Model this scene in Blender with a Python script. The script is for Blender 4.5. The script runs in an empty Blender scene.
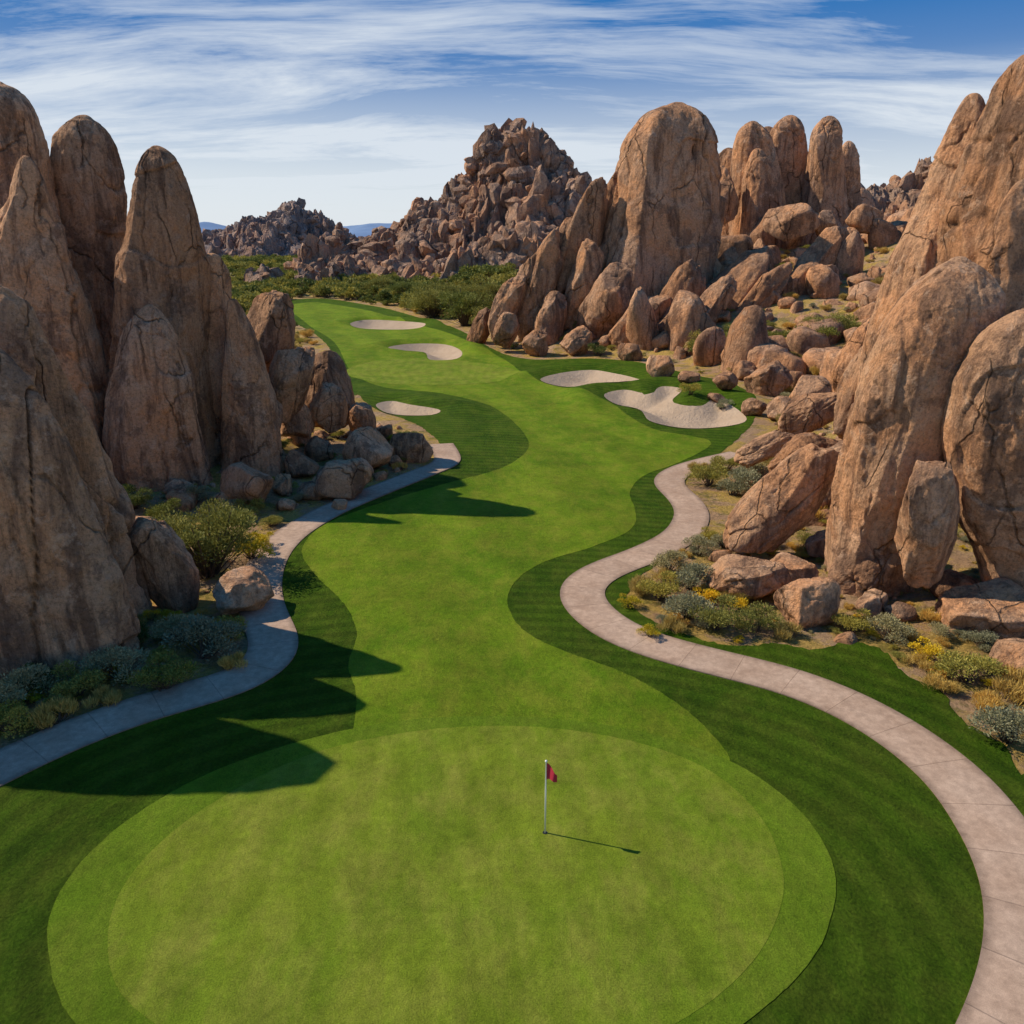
import bpy, bmesh, math, random
import numpy as np
from mathutils import Vector, Matrix
R = math.radians
rng = np.random.RandomState(7)
random.seed(7)
scene = bpy.context.scene

# ------------------------------------------------------------------ camera / unprojection of image pixels
H = 15.0; F = 800.0; P = R(18.8)
cam_d = bpy.data.cameras.new("camera"); cam = bpy.data.objects.new("camera", cam_d)
scene.collection.objects.link(cam); scene.camera = cam
cam.location = (0, 0, H); cam.rotation_euler = (math.pi/2 - P, 0, 0)
cam_d.sensor_width = 36; cam_d.lens = F/1024*36; cam_d.clip_end = 30000; cam_d.clip_start = 0.1
CP, SP = math.cos(P), math.sin(P)
def ray(px, py):
    a = (px-512)/F; b = (512-py)/F
    return np.array([a, CP + b*SP, -SP + b*CP])
def G(px, py, z=0.0):
    r = ray(px, py); t = (z-H)/r[2]
    return np.array([r[0]*t, r[1]*t])
def V(px, py, Y):
    r = ray(px, py); t = Y/r[1]
    return r[0]*t, H + r[2]*t
def ppm(Y, z=5.0):
    return F/(Y*CP + (H-z)*SP)

def cr(pts, closed=True, n=4):
    p = np.array(pts, float); N = len(p); out = []
    for i in range(N if closed else N-1):
        if closed: a, b, c, d = p[(i-1) % N], p[i], p[(i+1) % N], p[(i+2) % N]
        else: a, b, c, d = p[max(i-1, 0)], p[i], p[i+1], p[min(i+2, N-1)]
        for k in range(n):
            t = k/n
            out.append(0.5*((2*b)+(-a+c)*t+(2*a-5*b+4*c-d)*t*t+(-a+3*b-3*c+d)*t**3))
    if not closed: out.append(p[-1])
    return np.array(out)
def gp(pts, n=4): return np.array([G(x, y) for x, y in cr(pts, True, n)])

# ------------------------------------------------------------------ noise
def _h(ix, iy, iz, s):
    with np.errstate(over='ignore'):
        h = (ix.astype(np.uint32)*np.uint32(73856093)) ^ (iy.astype(np.uint32)*np.uint32(19349663)) ^ (iz.astype(np.uint32)*np.uint32(83492791)) ^ np.uint32((s*2654435761) & 0xffffffff)
        h ^= h >> np.uint32(15); h *= np.uint32(2246822519); h ^= h >> np.uint32(13); h *= np.uint32(3266489917); h ^= h >> np.uint32(16)
    return h.astype(np.float64)/2147483648.0 - 1.0
def vn(p, s=0):
    i = np.floor(p).astype(np.int64); f = p-i; u = f*f*f*(f*(f*6-15)+10)
    r = 0
    for dx in (0, 1):
        wx = u[:, 0] if dx else 1-u[:, 0]
        for dy in (0, 1):
            wy = u[:, 1] if dy else 1-u[:, 1]
            for dz in (0, 1):
                wz = u[:, 2] if dz else 1-u[:, 2]
                r = r + wx*wy*wz*_h(i[:, 0]+dx, i[:, 1]+dy, i[:, 2]+dz, s)
    return r
def fbm(p, s=0, o=4, g=0.5):
    r = 0; a = 1.0
    for k in range(o):
        r = r + a*vn(p*(2.03**k)+k*17.3, s+k); a *= g
    return r
def sm(a, b, x):
    t = np.clip((x-a)/(b-a), 0, 1); return t*t*(3-2*t)

def sdf(poly, X, Y, near=False):
    X = X.astype(np.float32); Y = Y.astype(np.float32)
    best = np.full(X.shape, 1e12, np.float32); ins = np.zeros(X.shape, bool)
    nx = X.copy() if near else None; ny = Y.copy() if near else None
    n = len(poly)
    for i in range(n):
        ax, ay = poly[i]; bx, by = poly[(i+1) % n]
        ex, ey = bx-ax, by-ay; L = ex*ex+ey*ey+1e-12
        t = np.clip(((X-ax)*ex+(Y-ay)*ey)/L, 0, 1)
        qx = ax+t*ex; qy = ay+t*ey
        d = (X-qx)**2+(Y-qy)**2
        m = d < best
        best = np.where(m, d, best)
        if near: nx = np.where(m, qx, nx); ny = np.where(m, qy, ny)
        if ay != by:
            c = ((ay > Y) != (by > Y)) & (X < (bx-ax)*(Y-ay)/(by-ay)+ax)
            ins ^= c
    d = np.sqrt(best); d = np.where(ins, -d, d)
    return (d, nx, ny) if near else d

# ------------------------------------------------------------------ mesh helpers
def mesh_obj(name, Vt, Fc, mats, mat_idx=None, smooth=True, parent=None, obj=True):
    Vt = np.asarray(Vt, np.float32); Fc = np.asarray(Fc, np.int32); k = Fc.shape[1]
    me = bpy.data.meshes.new(name)
    me.vertices.add(len(Vt)); me.vertices.foreach_set("co", Vt.ravel())
    me.loops.add(Fc.size); me.loops.foreach_set("vertex_index", Fc.ravel())
    me.polygons.add(len(Fc)); me.polygons.foreach_set("loop_start", np.arange(0, Fc.size, k, dtype=np.int32))
    me.update(calc_edges=True); 
    me.polygons.foreach_set("use_smooth", np.full(len(Fc), smooth))
    if mat_idx is not None: me.polygons.foreach_set("material_index", np.asarray(mat_idx, np.int32))
    for m in (mats if isinstance(mats, list) else [mats]): me.materials.append(m)
    me.validate()
    if not obj: return me
    o = bpy.data.objects.new(name, me); scene.collection.objects.link(o)
    if parent: o.parent = parent
    return o
class Acc:
    def __init__(s): s.v = []; s.f = []; s.n = 0
    def add(s, v, f): s.v.append(v); s.f.append(f+s.n); s.n += len(v)
    def out(s, name, mat, smooth=True): return mesh_obj(name, np.concatenate(s.v), np.concatenate(s.f), mat, smooth=smooth)

# ------------------------------------------------------------------ materials
class N:
    def __init__(s, nt): s.nt = nt
    def __call__(s, typ, inp=None, **kw):
        n = s.nt.nodes.new(typ)
        for k, v in kw.items(): setattr(n, k, v)
        for k, v in (inp or {}).items():
            if isinstance(v, bpy.types.NodeSocket): s.nt.links.new(v, n.inputs[k])
            else: n.inputs[k].default_value = v
        return n
    def noise(s, vec, scale, detail=6, rough=.55, dist=0.0):
        return s('ShaderNodeTexNoise', {'Vector': vec, 'Scale': scale, 'Detail': detail, 'Roughness': rough, 'Distortion': dist}).outputs['Fac']
    def map(s, vec, scale=(1, 1, 1), rot=(0, 0, 0)):
        return s('ShaderNodeMapping', {'Vector': vec, 'Scale': scale, 'Rotation': rot}).outputs[0]
    def ramp(s, fac, stops, interp='LINEAR'):
        n = s('ShaderNodeValToRGB', {'Fac': fac}); n.color_ramp.interpolation = interp
        e = n.color_ramp.elements
        while len(e) < len(stops): e.new(0.5)
        for i, (p, c) in enumerate(stops):
            e[i].position = p; e[i].color = (c, c, c, 1) if isinstance(c, (int, float)) else (*c, 1)
        return n.outputs[0]
    def mix(s, f, a, b, mode='MIX'):
        n = s('ShaderNodeMix', data_type='RGBA', blend_type=mode)
        for idx, v in ((0, f), (6, a), (7, b)):
            if isinstance(v, bpy.types.NodeSocket): s.nt.links.new(v, n.inputs[idx])
            elif idx == 0: n.inputs[0].default_value = v
            else: n.inputs[idx].default_value = (*v, 1) if not isinstance(v, (int, float)) else (v, v, v, 1)
        return n.outputs[2]
    def m(s, op, a, b=0.0, c=None):
        d = {0: a, 1: b}
        if c is not None: d[2] = c
        return s('ShaderNodeMath', d, operation=op).outputs[0]
def new_mat(name, rough=.9, spec=.2):
    m = bpy.data.materials.new(name); m.use_nodes = True
    nt = m.node_tree; b = nt.nodes['Principled BSDF']
    b.inputs['Roughness'].default_value = rough; b.inputs['Specular IOR Level'].default_value = spec
    return m, N(nt), b
def fin(n, b, col, height=None, dist=.1, strength=1.0):
    n.nt.links.new(col, b.inputs['Base Color'])
    if height is not None:
        bp = n('ShaderNodeBump', {'Height': height, 'Distance': dist, 'Strength': strength})
        n.nt.links.new(bp.outputs[0], b.inputs['Normal'])

def rock_mat(name, sc=1.0, light=(.66, .405, .245), mid=(.52, .295, .165), dark=(.13, .07, .045), haze=None, bd=.13, red=(.62, .305, .145), dk=.74):
    m, n, b = new_mat(name, .92, .12)
    g = n('ShaderNodeNewGeometry'); pos = g.outputs['Position']
    big = n.noise(pos, .16*sc, 5, .6)
    col = n.mix(n.ramp(big, [(.38, 0.0), (.62, 1.0)]), mid, light)
    rn = n.noise(pos, .33*sc, 5, .65, .5)
    col = n.mix(n.m('MULTIPLY', n.ramp(rn, [(.44, 0.0), (.58, 1.0)]), .8), col, red)
    # vertical desert-varnish streaks
    st = n.noise(n.map(pos, (.9*sc, .9*sc, .12*sc)), 1.0, 7, .7, .5)
    col = n.mix(n.m('MULTIPLY', n.ramp(st, [(.50, 0.0), (.61, 1.0)]), dk), col, dark)
    st2 = n.noise(n.map(pos, (2.6*sc, 2.6*sc, .3*sc)), 1.0, 5, .7, .3)
    col = n.mix(n.m('MULTIPLY', n.ramp(st2, [(.53, 0.0), (.66, 1.0)]), .45), col, (.21, .12, .08))
    # big blotches of lichen / varnish with ragged edge
    bl = n.noise(pos, .42*sc, 8, .72, .2)
    col = n.mix(n.m('MULTIPLY', n.ramp(bl, [(.535, 0.0), (.585, 1.0)]), .6), col, (.18, .108, .073))
    pale = n.noise(pos, 1.1*sc, 7, .75, .3)
    col = n.mix(n.m('MULTIPLY', n.ramp(pale, [(.56, 0.0), (.64, 1.0)]), .42), col, (.70, .49, .34))
    sp = n.noise(pos, 7*sc, 5, .85)
    col = n.mix(1.0, col, n.ramp(sp, [(.34, .48), (.48, .97), (.56, 1.05), (.7, 1.38)]), 'MULTIPLY')
    isl = n.ramp(g.outputs['Random Per Island'], [(0, (.74, .71, .69)), (.5, (.98, .96, .94)), (1, (1.12, 1.08, 1.04))])
    col = n.mix(1.0, col, isl, 'MULTIPLY')
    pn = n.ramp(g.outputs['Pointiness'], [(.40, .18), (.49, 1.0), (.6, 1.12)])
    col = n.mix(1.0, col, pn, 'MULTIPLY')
    # sparse joints, mostly upright, broken up by a mask
    wn = n('ShaderNodeTexNoise', {'Vector': pos, 'Scale': .6*sc, 'Detail': 4}).outputs['Color']
    wv = n('ShaderNodeVectorMath', {0: n.map(pos, (.26*sc, .26*sc, .08*sc), (.2, .1, 0)), 1: n('ShaderNodeVectorMath', {0: wn, 1: (.25, .25, .25)}, operation='MULTIPLY').outputs[0]}, operation='ADD').outputs[0]
    vo = n('ShaderNodeTexVoronoi', {'Vector': wv, 'Scale': 1.0}, feature='DISTANCE_TO_EDGE').outputs['Distance']
    msk = n.ramp(n.noise(pos, .3*sc, 3), [(.48, 0.), (.56, 1.)])
    ck = n.m('MAXIMUM', n.ramp(vo, [(.0, 0.0), (.012, 1.0)]), msk)
    col = n.mix(1.0, col, n.ramp(ck, [(0, .45), (1, 1.0)]), 'MULTIPLY')
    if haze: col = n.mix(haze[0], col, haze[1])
    h1 = n.noise(n.map(pos, (1, 1, .5)), .9*sc, 8, .69)
    hh = n.m('ADD', n.m('MULTIPLY', h1, 3.0), n.m('MULTIPLY', sp, .4))
    hh = n.m('ADD', hh, n.m('MULTIPLY', ck, .7))
    fin(n, b, col, hh, bd/sc*1.5)
    return m
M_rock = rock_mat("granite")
M_rockmid = rock_mat("granite_mid", .55, light=(.60, .36, .22), mid=(.45, .25, .14), dk=.76)
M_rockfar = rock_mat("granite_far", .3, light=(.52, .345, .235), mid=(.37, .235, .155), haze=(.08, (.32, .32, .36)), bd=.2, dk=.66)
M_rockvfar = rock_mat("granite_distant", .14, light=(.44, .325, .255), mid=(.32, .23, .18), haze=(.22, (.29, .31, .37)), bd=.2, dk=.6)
M_pale = rock_mat("granite_pale", 1.2, light=(.68, .47, .32), mid=(.54, .355, .23), dk=.45)

def grass_mat(name, c1, c2, c3, sc=1.0, ring=None, stripe=0.0, bump=.02, fine=22, mott=.7, freq=1.15, dirv=(.8, .25)):
    m, n, b = new_mat(name, .85, .06)
    pos = n('ShaderNodeNewGeometry').outputs['Position']
    a = n.noise(pos, .16*sc, 6, .62, .5); col = n.mix(n.ramp(a, [(.40, 0.0), (.60, 1.0)]), c1, c2)
    p = n.noise(n.map(pos, (1.15, .6, 1), (0, 0, .3)), .8*sc, 8, .68)
    col = n.mix(n.m('MULTIPLY', n.ramp(p, [(.43, 0.0), (.68, 1.0)]), mott), col, c3)
    p2 = n.noise(pos, .45*sc, 6, .72, .3)
    col = n.mix(1.0, col, n.ramp(p2, [(.35, .84), (.5, 1.0), (.65, 1.12)]), 'MULTIPLY')
    f = n.noise(pos, fine, 6, .85)
    col = n.mix(1.0, col, n.ramp(f, [(.28, .42), (.5, 1.0), (.72, 1.55)]), 'MULTIPLY')
    f3 = n.noise(pos, 3.2, 6, .8)
    col = n.mix(1.0, col, n.ramp(f3, [(.3, .78), (.5, 1.0), (.7, 1.2)]), 'MULTIPLY')
    if stripe:
        if ring is not None:
            v = n('ShaderNodeVectorMath', {0: pos, 1: (ring[0], ring[1], 0)}, operation='SUBTRACT').outputs[0]
            v = n.map(v, (1/ring[2], 1/ring[3], 0)); d = n('ShaderNodeVectorMath', {0: v}, operation='LENGTH').outputs['Value']
            d = n.m('ADD', d, n.m('MULTIPLY', n.noise(pos, .3, 3), .06))
            w = n.m('SINE', n.m('MULTIPLY', d, 2*math.pi*ring[4]))
        else:
            sx = n('ShaderNodeSeparateXYZ', {0: pos})
            d = n.m('ADD', n.m('MULTIPLY', sx.outputs[0], dirv[0]), n.m('MULTIPLY', sx.outputs[1], dirv[1]))
            d = n.m('ADD', d, n.m('MULTIPLY', n.noise(pos, .04, 2), 9.0))
            w = n.m('SINE', n.m('MULTIPLY', d, freq))
        w = n.ramp(n.m('ADD', n.m('MULTIPLY', w, .5), .5), [(.3, 1-stripe), (.7, 1+stripe)])
        col = n.mix(1.0, col, w, 'MULTIPLY')
    fin(n, b, col, n.m('ADD', f, n.m('MULTIPLY', f3, 2.5)), bump)
    return m
GC = G(460, 900)
M_rough = grass_mat("rough_turf", (.044, .092, .004), (.066, .122, .006), (.112, .150, .014), bump=.10, stripe=.12, ring=(GC[0], GC[1], 9., 6.5, 8.0), fine=12)
M_fair = grass_mat("fairway_turf", (.102, .178, .007), (.142, .210, .010), (.210, .224, .022), stripe=.075, bump=.04)
M_semi = grass_mat("collar_turf", (.100, .170, .008), (.122, .190, .011), (.155, .195, .018), bump=.03)
M_green = grass_mat("green_turf", (.130, .190, .012), (.168, .214, .016), (.225, .228, .034), stripe=.045, bump=.02, sc=1.0, fine=26, mott=.8, freq=5.5, dirv=(1.0, .12))

def sand_mat():
    m, n, b = new_mat("bunker_sand", .95, .1)
    pos = n('ShaderNodeNewGeometry').outputs['Position']
    col = n.mix(n.noise(pos, .8, 6), (.40, .285, .19), (.56, .42, .295))
    fin(n, b, col, n.noise(pos, 2.5, 8, .7), .25); return m
M_sand = sand_mat()
def path_mat():
    m, n, b = new_mat("path_concrete", .85, .2)
    pos = n('ShaderNodeNewGeometry').outputs['Position']
    uv = n('ShaderNodeUVMap').outputs[0]; u = n('ShaderNodeSeparateXYZ', {0: uv})
    col = n.mix(n.ramp(n.noise(pos, .5, 8, .65), [(.35, 0.), (.65, 1.)]), (.40, .265, .18), (.50, .35, .25))
    col = n.mix(1.0, col, n.ramp(n.noise(pos, 4, 8, .8), [(.3, .72), (.7, 1.2)]), 'MULTIPLY')
    col = n.mix(1.0, col, n.ramp(n.noise(pos, 50, 4, .8), [(.3, .8), (.7, 1.16)]), 'MULTIPLY')
    e = n.m('ABSOLUTE', n.m('SUBTRACT', u.outputs[1], .5))
    e = n.m('ADD', e, n.m('MULTIPLY', n.noise(pos, 2.5, 5, .7), .14))
    col = n.mix(1.0, col, n.ramp(e, [(.44, 1.0), (.58, .55)]), 'MULTIPLY')
    fr = n.m('FRACT', n.m('DIVIDE', u.outputs[0], 1.9))
    j = n.ramp(fr, [(.0, .0), (.010, .0), (.018, 1.0)])
    col = n.mix(1.0, col, n.ramp(j, [(0, .66), (1, 1.0)]), 'MULTIPLY')
    pj = n('ShaderNodeTexWhiteNoise', {'W': n.m('FLOOR', n.m('DIVIDE', u.outputs[0], 1.9))}, noise_dimensions='1D').outputs[0]
    col = n.mix(1.0, col, n.ramp(pj, [(0, .94), (1, 1.05)]), 'MULTIPLY')
    fin(n, b, col, n.m('ADD', n.noise(pos, 30, 5, .7), n.m('MULTIPLY', j, 1)), .008); return m
M_path = path_mat()
def desert_mat():
    m, n, b = new_mat("desert_ground", .97, .05)
    pos = n('ShaderNodeNewGeometry').outputs['Position']
    col = n.mix(n.ramp(n.noise(pos, .12, 7, .6), [(.35, 0.), (.65, 1.)]), (.40, .24, .13), (.52, .34, .20))
    dry = n.ramp(n.noise(pos, .45, 8, .7, .3), [(.46, 0.), (.54, 1.)])
    col = n.mix(n.m('MULTIPLY', dry, .8), col, (.52, .345, .08))
    gr = n.ramp(n.noise(pos, .7, 8, .75), [(.52, 0.), (.60, 1.)])
    col = n.mix(n.m('MULTIPLY', gr, .65), col, (.15, .15, .03))
    y = n('ShaderNodeSeparateXYZ', {0: pos}).outputs[1]
    far = n('ShaderNodeMapRange', {'Value': y, 'From Min': 190., 'From Max': 330.}).outputs[0]
    col = n.mix(n.m('MULTIPLY', far, .7), col, (.17, .17, .07))
    f = n.noise(pos, 6, 8, .85)
    col = n.mix(1.0, col, n.ramp(f, [(.3, .42), (.5, 1.), (.7, 1.5)]), 'MULTIPLY')
    h = n.m('ADD', n.m('MULTIPLY', n.noise(pos, 2.2, 9, .75), 3.0), f)
    fin(n, b, col, h, .15); return m
M_desert = desert_mat()
def leaf_mat(name, a, c, tr=.25):
    m, n, b = new_mat(name, .7, .2)
    g = n('ShaderNodeNewGeometry')
    col = n.mix(g.outputs['Random Per Island'], a, c)
    oi = n('ShaderNodeObjectInfo').outputs['Random']
    col = n.mix(1.0, col, n.ramp(oi, [(0, (.7, .75, .8)), (.5, (1, 1, 1)), (1, (1.35, 1.2, 1.0))]), 'MULTIPLY')
    n.nt.links.new(col, b.inputs['Base Color'])
    t = n('ShaderNodeBsdfTranslucent', {'Color': col}); mx = n('ShaderNodeMixShader', {0: tr, 1: b.outputs[0], 2: t.outputs[0]})
    out = [x for x in n.nt.nodes if x.type == 'OUTPUT_MATERIAL'][0]; n.nt.links.new(mx.outputs[0], out.inputs[0])
    return m
LM = [leaf_mat("leaf_sage", (.24, .235, .12), (.42, .39, .22)), leaf_mat("leaf_olive", (.21, .20, .035), (.44, .39, .09)),
      leaf_mat("leaf_gold", (.44, .30, .07), (.68, .49, .15)), leaf_mat("leaf_green", (.10, .13, .022), (.24, .25, .06)),
      leaf_mat("leaf_yellow", (.48, .37, .02), (.78, .58, .04))]
M_twig = new_mat("twig")[0]; M_twig.node_tree.nodes['Principled BSDF'].inputs['Base Color'].default_value = (.14, .10, .07, 1)

# ------------------------------------------------------------------ outlines
course_px = [(-500, 1500), (-420, 960), (-200, 868), (-60, 802), (0, 770), (80, 733), (160, 706), (225, 690), (262, 670), (278, 645), (266, 615), (262, 590), (268, 560), (290, 535),
    (330, 512), (380, 492), (430, 473), (450, 464), (440, 447), (415, 428), (372, 412), (352, 395), (340, 365), (315, 335), (285, 318), (262, 306), (300, 299), (340, 300), (400, 312), (450, 326),
    (490, 347), (530, 357), (590, 358), (640, 364), (690, 378), (735, 388), (756, 405), (750, 425), (715, 452), (690, 463), (676, 476), (690, 500), (696, 520), (690, 540), (665, 560),
    (635, 580), (628, 600), (650, 620), (690, 636), (735, 647), (775, 643), (815, 650), (850, 642), (885, 652), (905, 676), (940, 690), (962, 722), (1000, 742), (1030, 784), (1075, 815), (1100, 850), (1140, 950), (1150, 1100), (1200, 1500)]
fair_px = [(330, 770), (352, 735), (356, 695), (348, 665), (357, 635), (345, 605), (315, 575), (302, 550), (325, 525), (385, 503), (440, 487), (500, 470), (528, 450), (520, 430), (490, 408), (440, 394),
    (385, 388), (352, 372), (335, 345), (305, 322), (285, 308), (310, 302), (345, 306), (400, 318), (450, 334), (505, 357), (530, 376), (570, 390), (605, 402), (650, 426), (690, 433), (712, 440), (680, 458),
    (645, 472), (630, 490), (636, 512), (630, 530), (590, 548), (545, 562), (515, 582), (508, 606), (525, 632), (565, 652), (608, 667), (645, 684), (680, 706), (712, 735), (730, 768), (700, 830), (560, 820), (480, 800), (400, 790)]
collar_px = [(48, 945), (62, 890), (110, 835), (190, 783), (290, 745), (390, 723), (480, 717), (570, 721), (660, 737), (740, 767), (800, 812), (832, 862), (834, 905), (812, 960), (750, 1020), (650, 1080), (450, 1130), (220, 1110), (80, 1030)]
green_px = [(108, 950), (122, 890), (170, 835), (240, 788), (320, 752), (410, 733), (490, 727), (570, 731), (650, 747), (715, 775), (762, 820), (782, 868), (780, 910), (755, 960), (700, 1010), (600, 1060), (440, 1090), (250, 1070), (135, 1010)]
green2_px = [(345, 374), (365, 363), (410, 357), (460, 358), (505, 364), (522, 372), (500, 380), (450, 384), (390, 384)]
bunk_px = [[(350, 322), (365, 318.5), (395, 319), (425, 322), (415, 327), (385, 327.5), (360, 326)],
    [(388, 348), (410, 344), (445, 344), (462, 350), (455, 356), (430, 357), (425, 351), (405, 350)],
    [(376, 408), (392, 404), (410, 408), (440, 413), (432, 418), (405, 419), (385, 416)],
    [(540, 378), (560, 372), (590, 370), (612, 374), (640, 382), (625, 387), (590, 387), (560, 385)],
    [(604, 395), (625, 391), (650, 396), (660, 389), (682, 392), (672, 403), (700, 407), (715, 401), (738, 410), (746, 420), (715, 425), (680, 425), (650, 419), (640, 409), (615, 404)]]
course = gp(course_px, 3); fair = gp(fair_px, 4); collar = gp(collar_px, 4); green = gp(green_px, 4); green2 = gp(green2_px, 4)
bunkers = [gp(b, 4) for b in bunk_px]

def height(x, y, dc):
    x = np.asarray(x, float); y = np.asarray(y, float)
    und = .22*sm(32, 60, y)*(np.sin(x*.13+y*.05)+np.sin(y*.09-x*.07+1.3))*sm(240, 150, y)
    h = und
    for b in bunkers:
        c = b.mean(0); r = np.abs(b-c).max()+8
        m = (np.abs(x-c[0]) < r) & (np.abs(y-c[1]) < r)
        if m.any():
            sb = sdf(b, x[m], y[m])
            h[m] += -1.15*sm(.7, -3.0, sb) + .55*np.exp(-((sb-2.4)/1.8)**2)*sm(-2, 4, y[m]-c[1]+2)
    d = np.maximum(dc-3.0, 0)
    sR = np.interp(y, [0, 30, 45, 60, 90, 115, 150, 200, 280], [.03, .06, .14, .22, .30, .40, .40, .22, .02])
    sL = np.interp(y, [0, 25, 45, 70, 100, 160], [.08, .10, .20, .18, .10, .0])
    side = sm(-12, 2, x - np.interp(y, [0, 60, 100, 230], [-2, -2, -5, -10]))
    hh = (d*d/(d+3))*(sR*side+sL*(1-side))
    cap = 26*side + 6*(1-side); hh = cap*(1-np.exp(-hh/cap))
    p = np.stack([x, y, 0*x], 1)
    rgh = fbm(p*.35, 5, 4)*.22*sm(1.5, 6, dc)*sm(400, 250, y) + fbm(p*.06, 9, 3)*1.0*sm(8, 25, dc)*sm(400, 200, y)
    return h+hh+rgh
def gz(x, y):
    x = np.atleast_1d(np.asarray(x, float)); y = np.atleast_1d(np.asarray(y, float))
    dc = sdf(course, x, y); return height(x, y, dc), dc
def hit(px, py):
    r = ray(px, py); t = np.concatenate([np.linspace(8, 80, 300), np.linspace(80.5, 500, 500)])
    x = r[0]*t; y = r[1]*t; z = H+r[2]*t; g, _ = gz(x, y)
    k = np.argmax(z < g) if (z < g).any() else len(t)-1
    return x[k], y[k], g[k]

# ------------------------------------------------------------------ ground grid
NR, NC = 800, 680
yy = 20*np.exp(np.linspace(0, math.log(12025/20), NR))-25
uu = np.linspace(-1.5, 1.5, NC)
GX = (uu[None, :]*(yy[:, None]+25)).ravel(); GY = np.repeat(yy, NC)
DC = sdf(course, GX, GY); HZ = height(GX, GY, DC)
idx = np.arange(NR*NC).reshape(NR, NC)
QF = np.stack([idx[:-1, :-1], idx[:-1, 1:], idx[1:, 1:], idx[1:, :-1]], -1).reshape(-1, 4)
TF = np.concatenate([QF[:, [0, 1, 2]], QF[:, [0, 2, 3]]])
mesh_obj("ground", np.stack([GX, GY, HZ], 1), TF, M_desert)
def sheet(name, poly, off, mat, ragged=0.0):
    lo = poly.min(0)-3; hi = poly.max(0)+3
    m = (GX > lo[0]) & (GX < hi[0]) & (GY > lo[1]) & (GY < hi[1])
    ids = np.nonzero(m)[0]
    d, nx, ny = sdf(poly, GX[ids], GY[ids], True)
    full = np.full(NR*NC, 1e6); full[ids] = d
    q = full[TF]; sel = ((q < 0).any(1)) & (q < 1e5).all(1)
    fq = TF[sel]; used = np.unique(fq); remap = np.full(NR*NC, -1); remap[used] = np.arange(len(used))
    x = GX[used].copy(); y = GY[used].copy(); z = HZ[used].copy()
    pos = np.full(NR*NC, -1); pos[ids] = np.arange(len(ids)); k = pos[used]
    out = d[k] > 0
    x[out] = nx[k][out]; y[out] = ny[k][out]
    if ragged:
        x[out] += rng.uniform(-ragged, ragged, out.sum()); y[out] += rng.uniform(-ragged, ragged, out.sum())
    zo, _ = gz(x[out], y[out]); z[out] = zo
    f = remap[fq]; a, b, c = f.T
    area = (x[b]-x[a])*(y[c]-y[a])-(x[c]-x[a])*(y[b]-y[a])
    f = f[area > 2e-4]
    return mesh_obj(name, np.stack([x, y, z+off], 1), f, mat)
sheet("rough_grass", course, .020, M_rough, .08)
sheet("fairway", fair, .032, M_fair, .025)
sheet("green_collar", collar, .038, M_semi, .01)
sheet("putting_green", green, .044, M_green, .005)
sheet("putting_green", green2, .050, M_green)
for b in bunkers: sheet("sand_bunker", b, .06, M_sand)

# ------------------------------------------------------------------ cart paths
def path(pts, width=2.1):
    c = np.array([G(x, y) for x, y in cr(pts, False, 8)])
    s = np.concatenate([[0], np.cumsum(np.hypot(*np.diff(c, axis=0).T))])
    t = np.arange(0, s[-1], .35); c = np.stack([np.interp(t, s, c[:, 0]), np.interp(t, s, c[:, 1])], 1)
    k = np.ones(7)/7
    cs = np.stack([np.convolve(np.pad(c[:, i], 3, 'edge'), k, 'valid') for i in (0, 1)], 1); c = cs
    tg = np.gradient(c, axis=0); tg /= np.linalg.norm(tg, axis=1)[:, None]; nr = np.stack([-tg[:, 1], tg[:, 0]], 1)
    offs = [-.5, -.5, -.25, 0, .25, .5, .5]; zz = [-.3, .055, .065, .07, .065, .055, -.3]
    Vs = []; base, _ = gz(c[:, 0], c[:, 1])
    for o, z in zip(offs, zz):
        p = c+nr*o*width; Vs.append(np.stack([p[:, 0], p[:, 1], base+z], 1))
    K = len(offs); n = len(c); Vv = np.stack(Vs, 1).reshape(-1, 3)
    i = np.arange(n-1)[:, None]*K+np.arange(K-1)[None]; Fq = np.stack([i, i+K, i+K+1, i+1], -1).reshape(-1, 4)[:, ::-1]
    o = mesh_obj("cart_path", Vv, Fq, M_path, smooth=False)
    uvl = o.data.uv_layers.new(name="UVMap"); li = np.empty(len(o.data.loops), np.int32); o.data.loops.foreach_get("vertex_index", li)
    U = t[li//K]; W = np.array(offs)[li % K]+.5
    uvl.data.foreach_set("uv", np.stack([U, W], 1).astype(np.float32).ravel())
    return c
pl = path([(-420, 960), (-200, 868), (-60, 798), (0, 768), (80, 732), (160, 704), (225, 686), (262, 668), (275, 645), (264, 615), (260, 590), (268, 560), (290, 535), (330, 512), (380, 492), (430, 473), (448, 464), (440, 447)], 1.9)
pr = path([(930, 1300), (975, 1150), (1022, 1030), (1036, 950), (1024, 885), (1000, 838), (960, 783), (905, 738), (850, 706), (790, 682), (720, 664), (660, 648), (615, 630), (586, 606), (582, 588), (602, 572), (645, 555), (680, 536), (692, 515), (686, 499), (669, 480), (678, 468), (705, 458), (745, 449)], 2.0)

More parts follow.
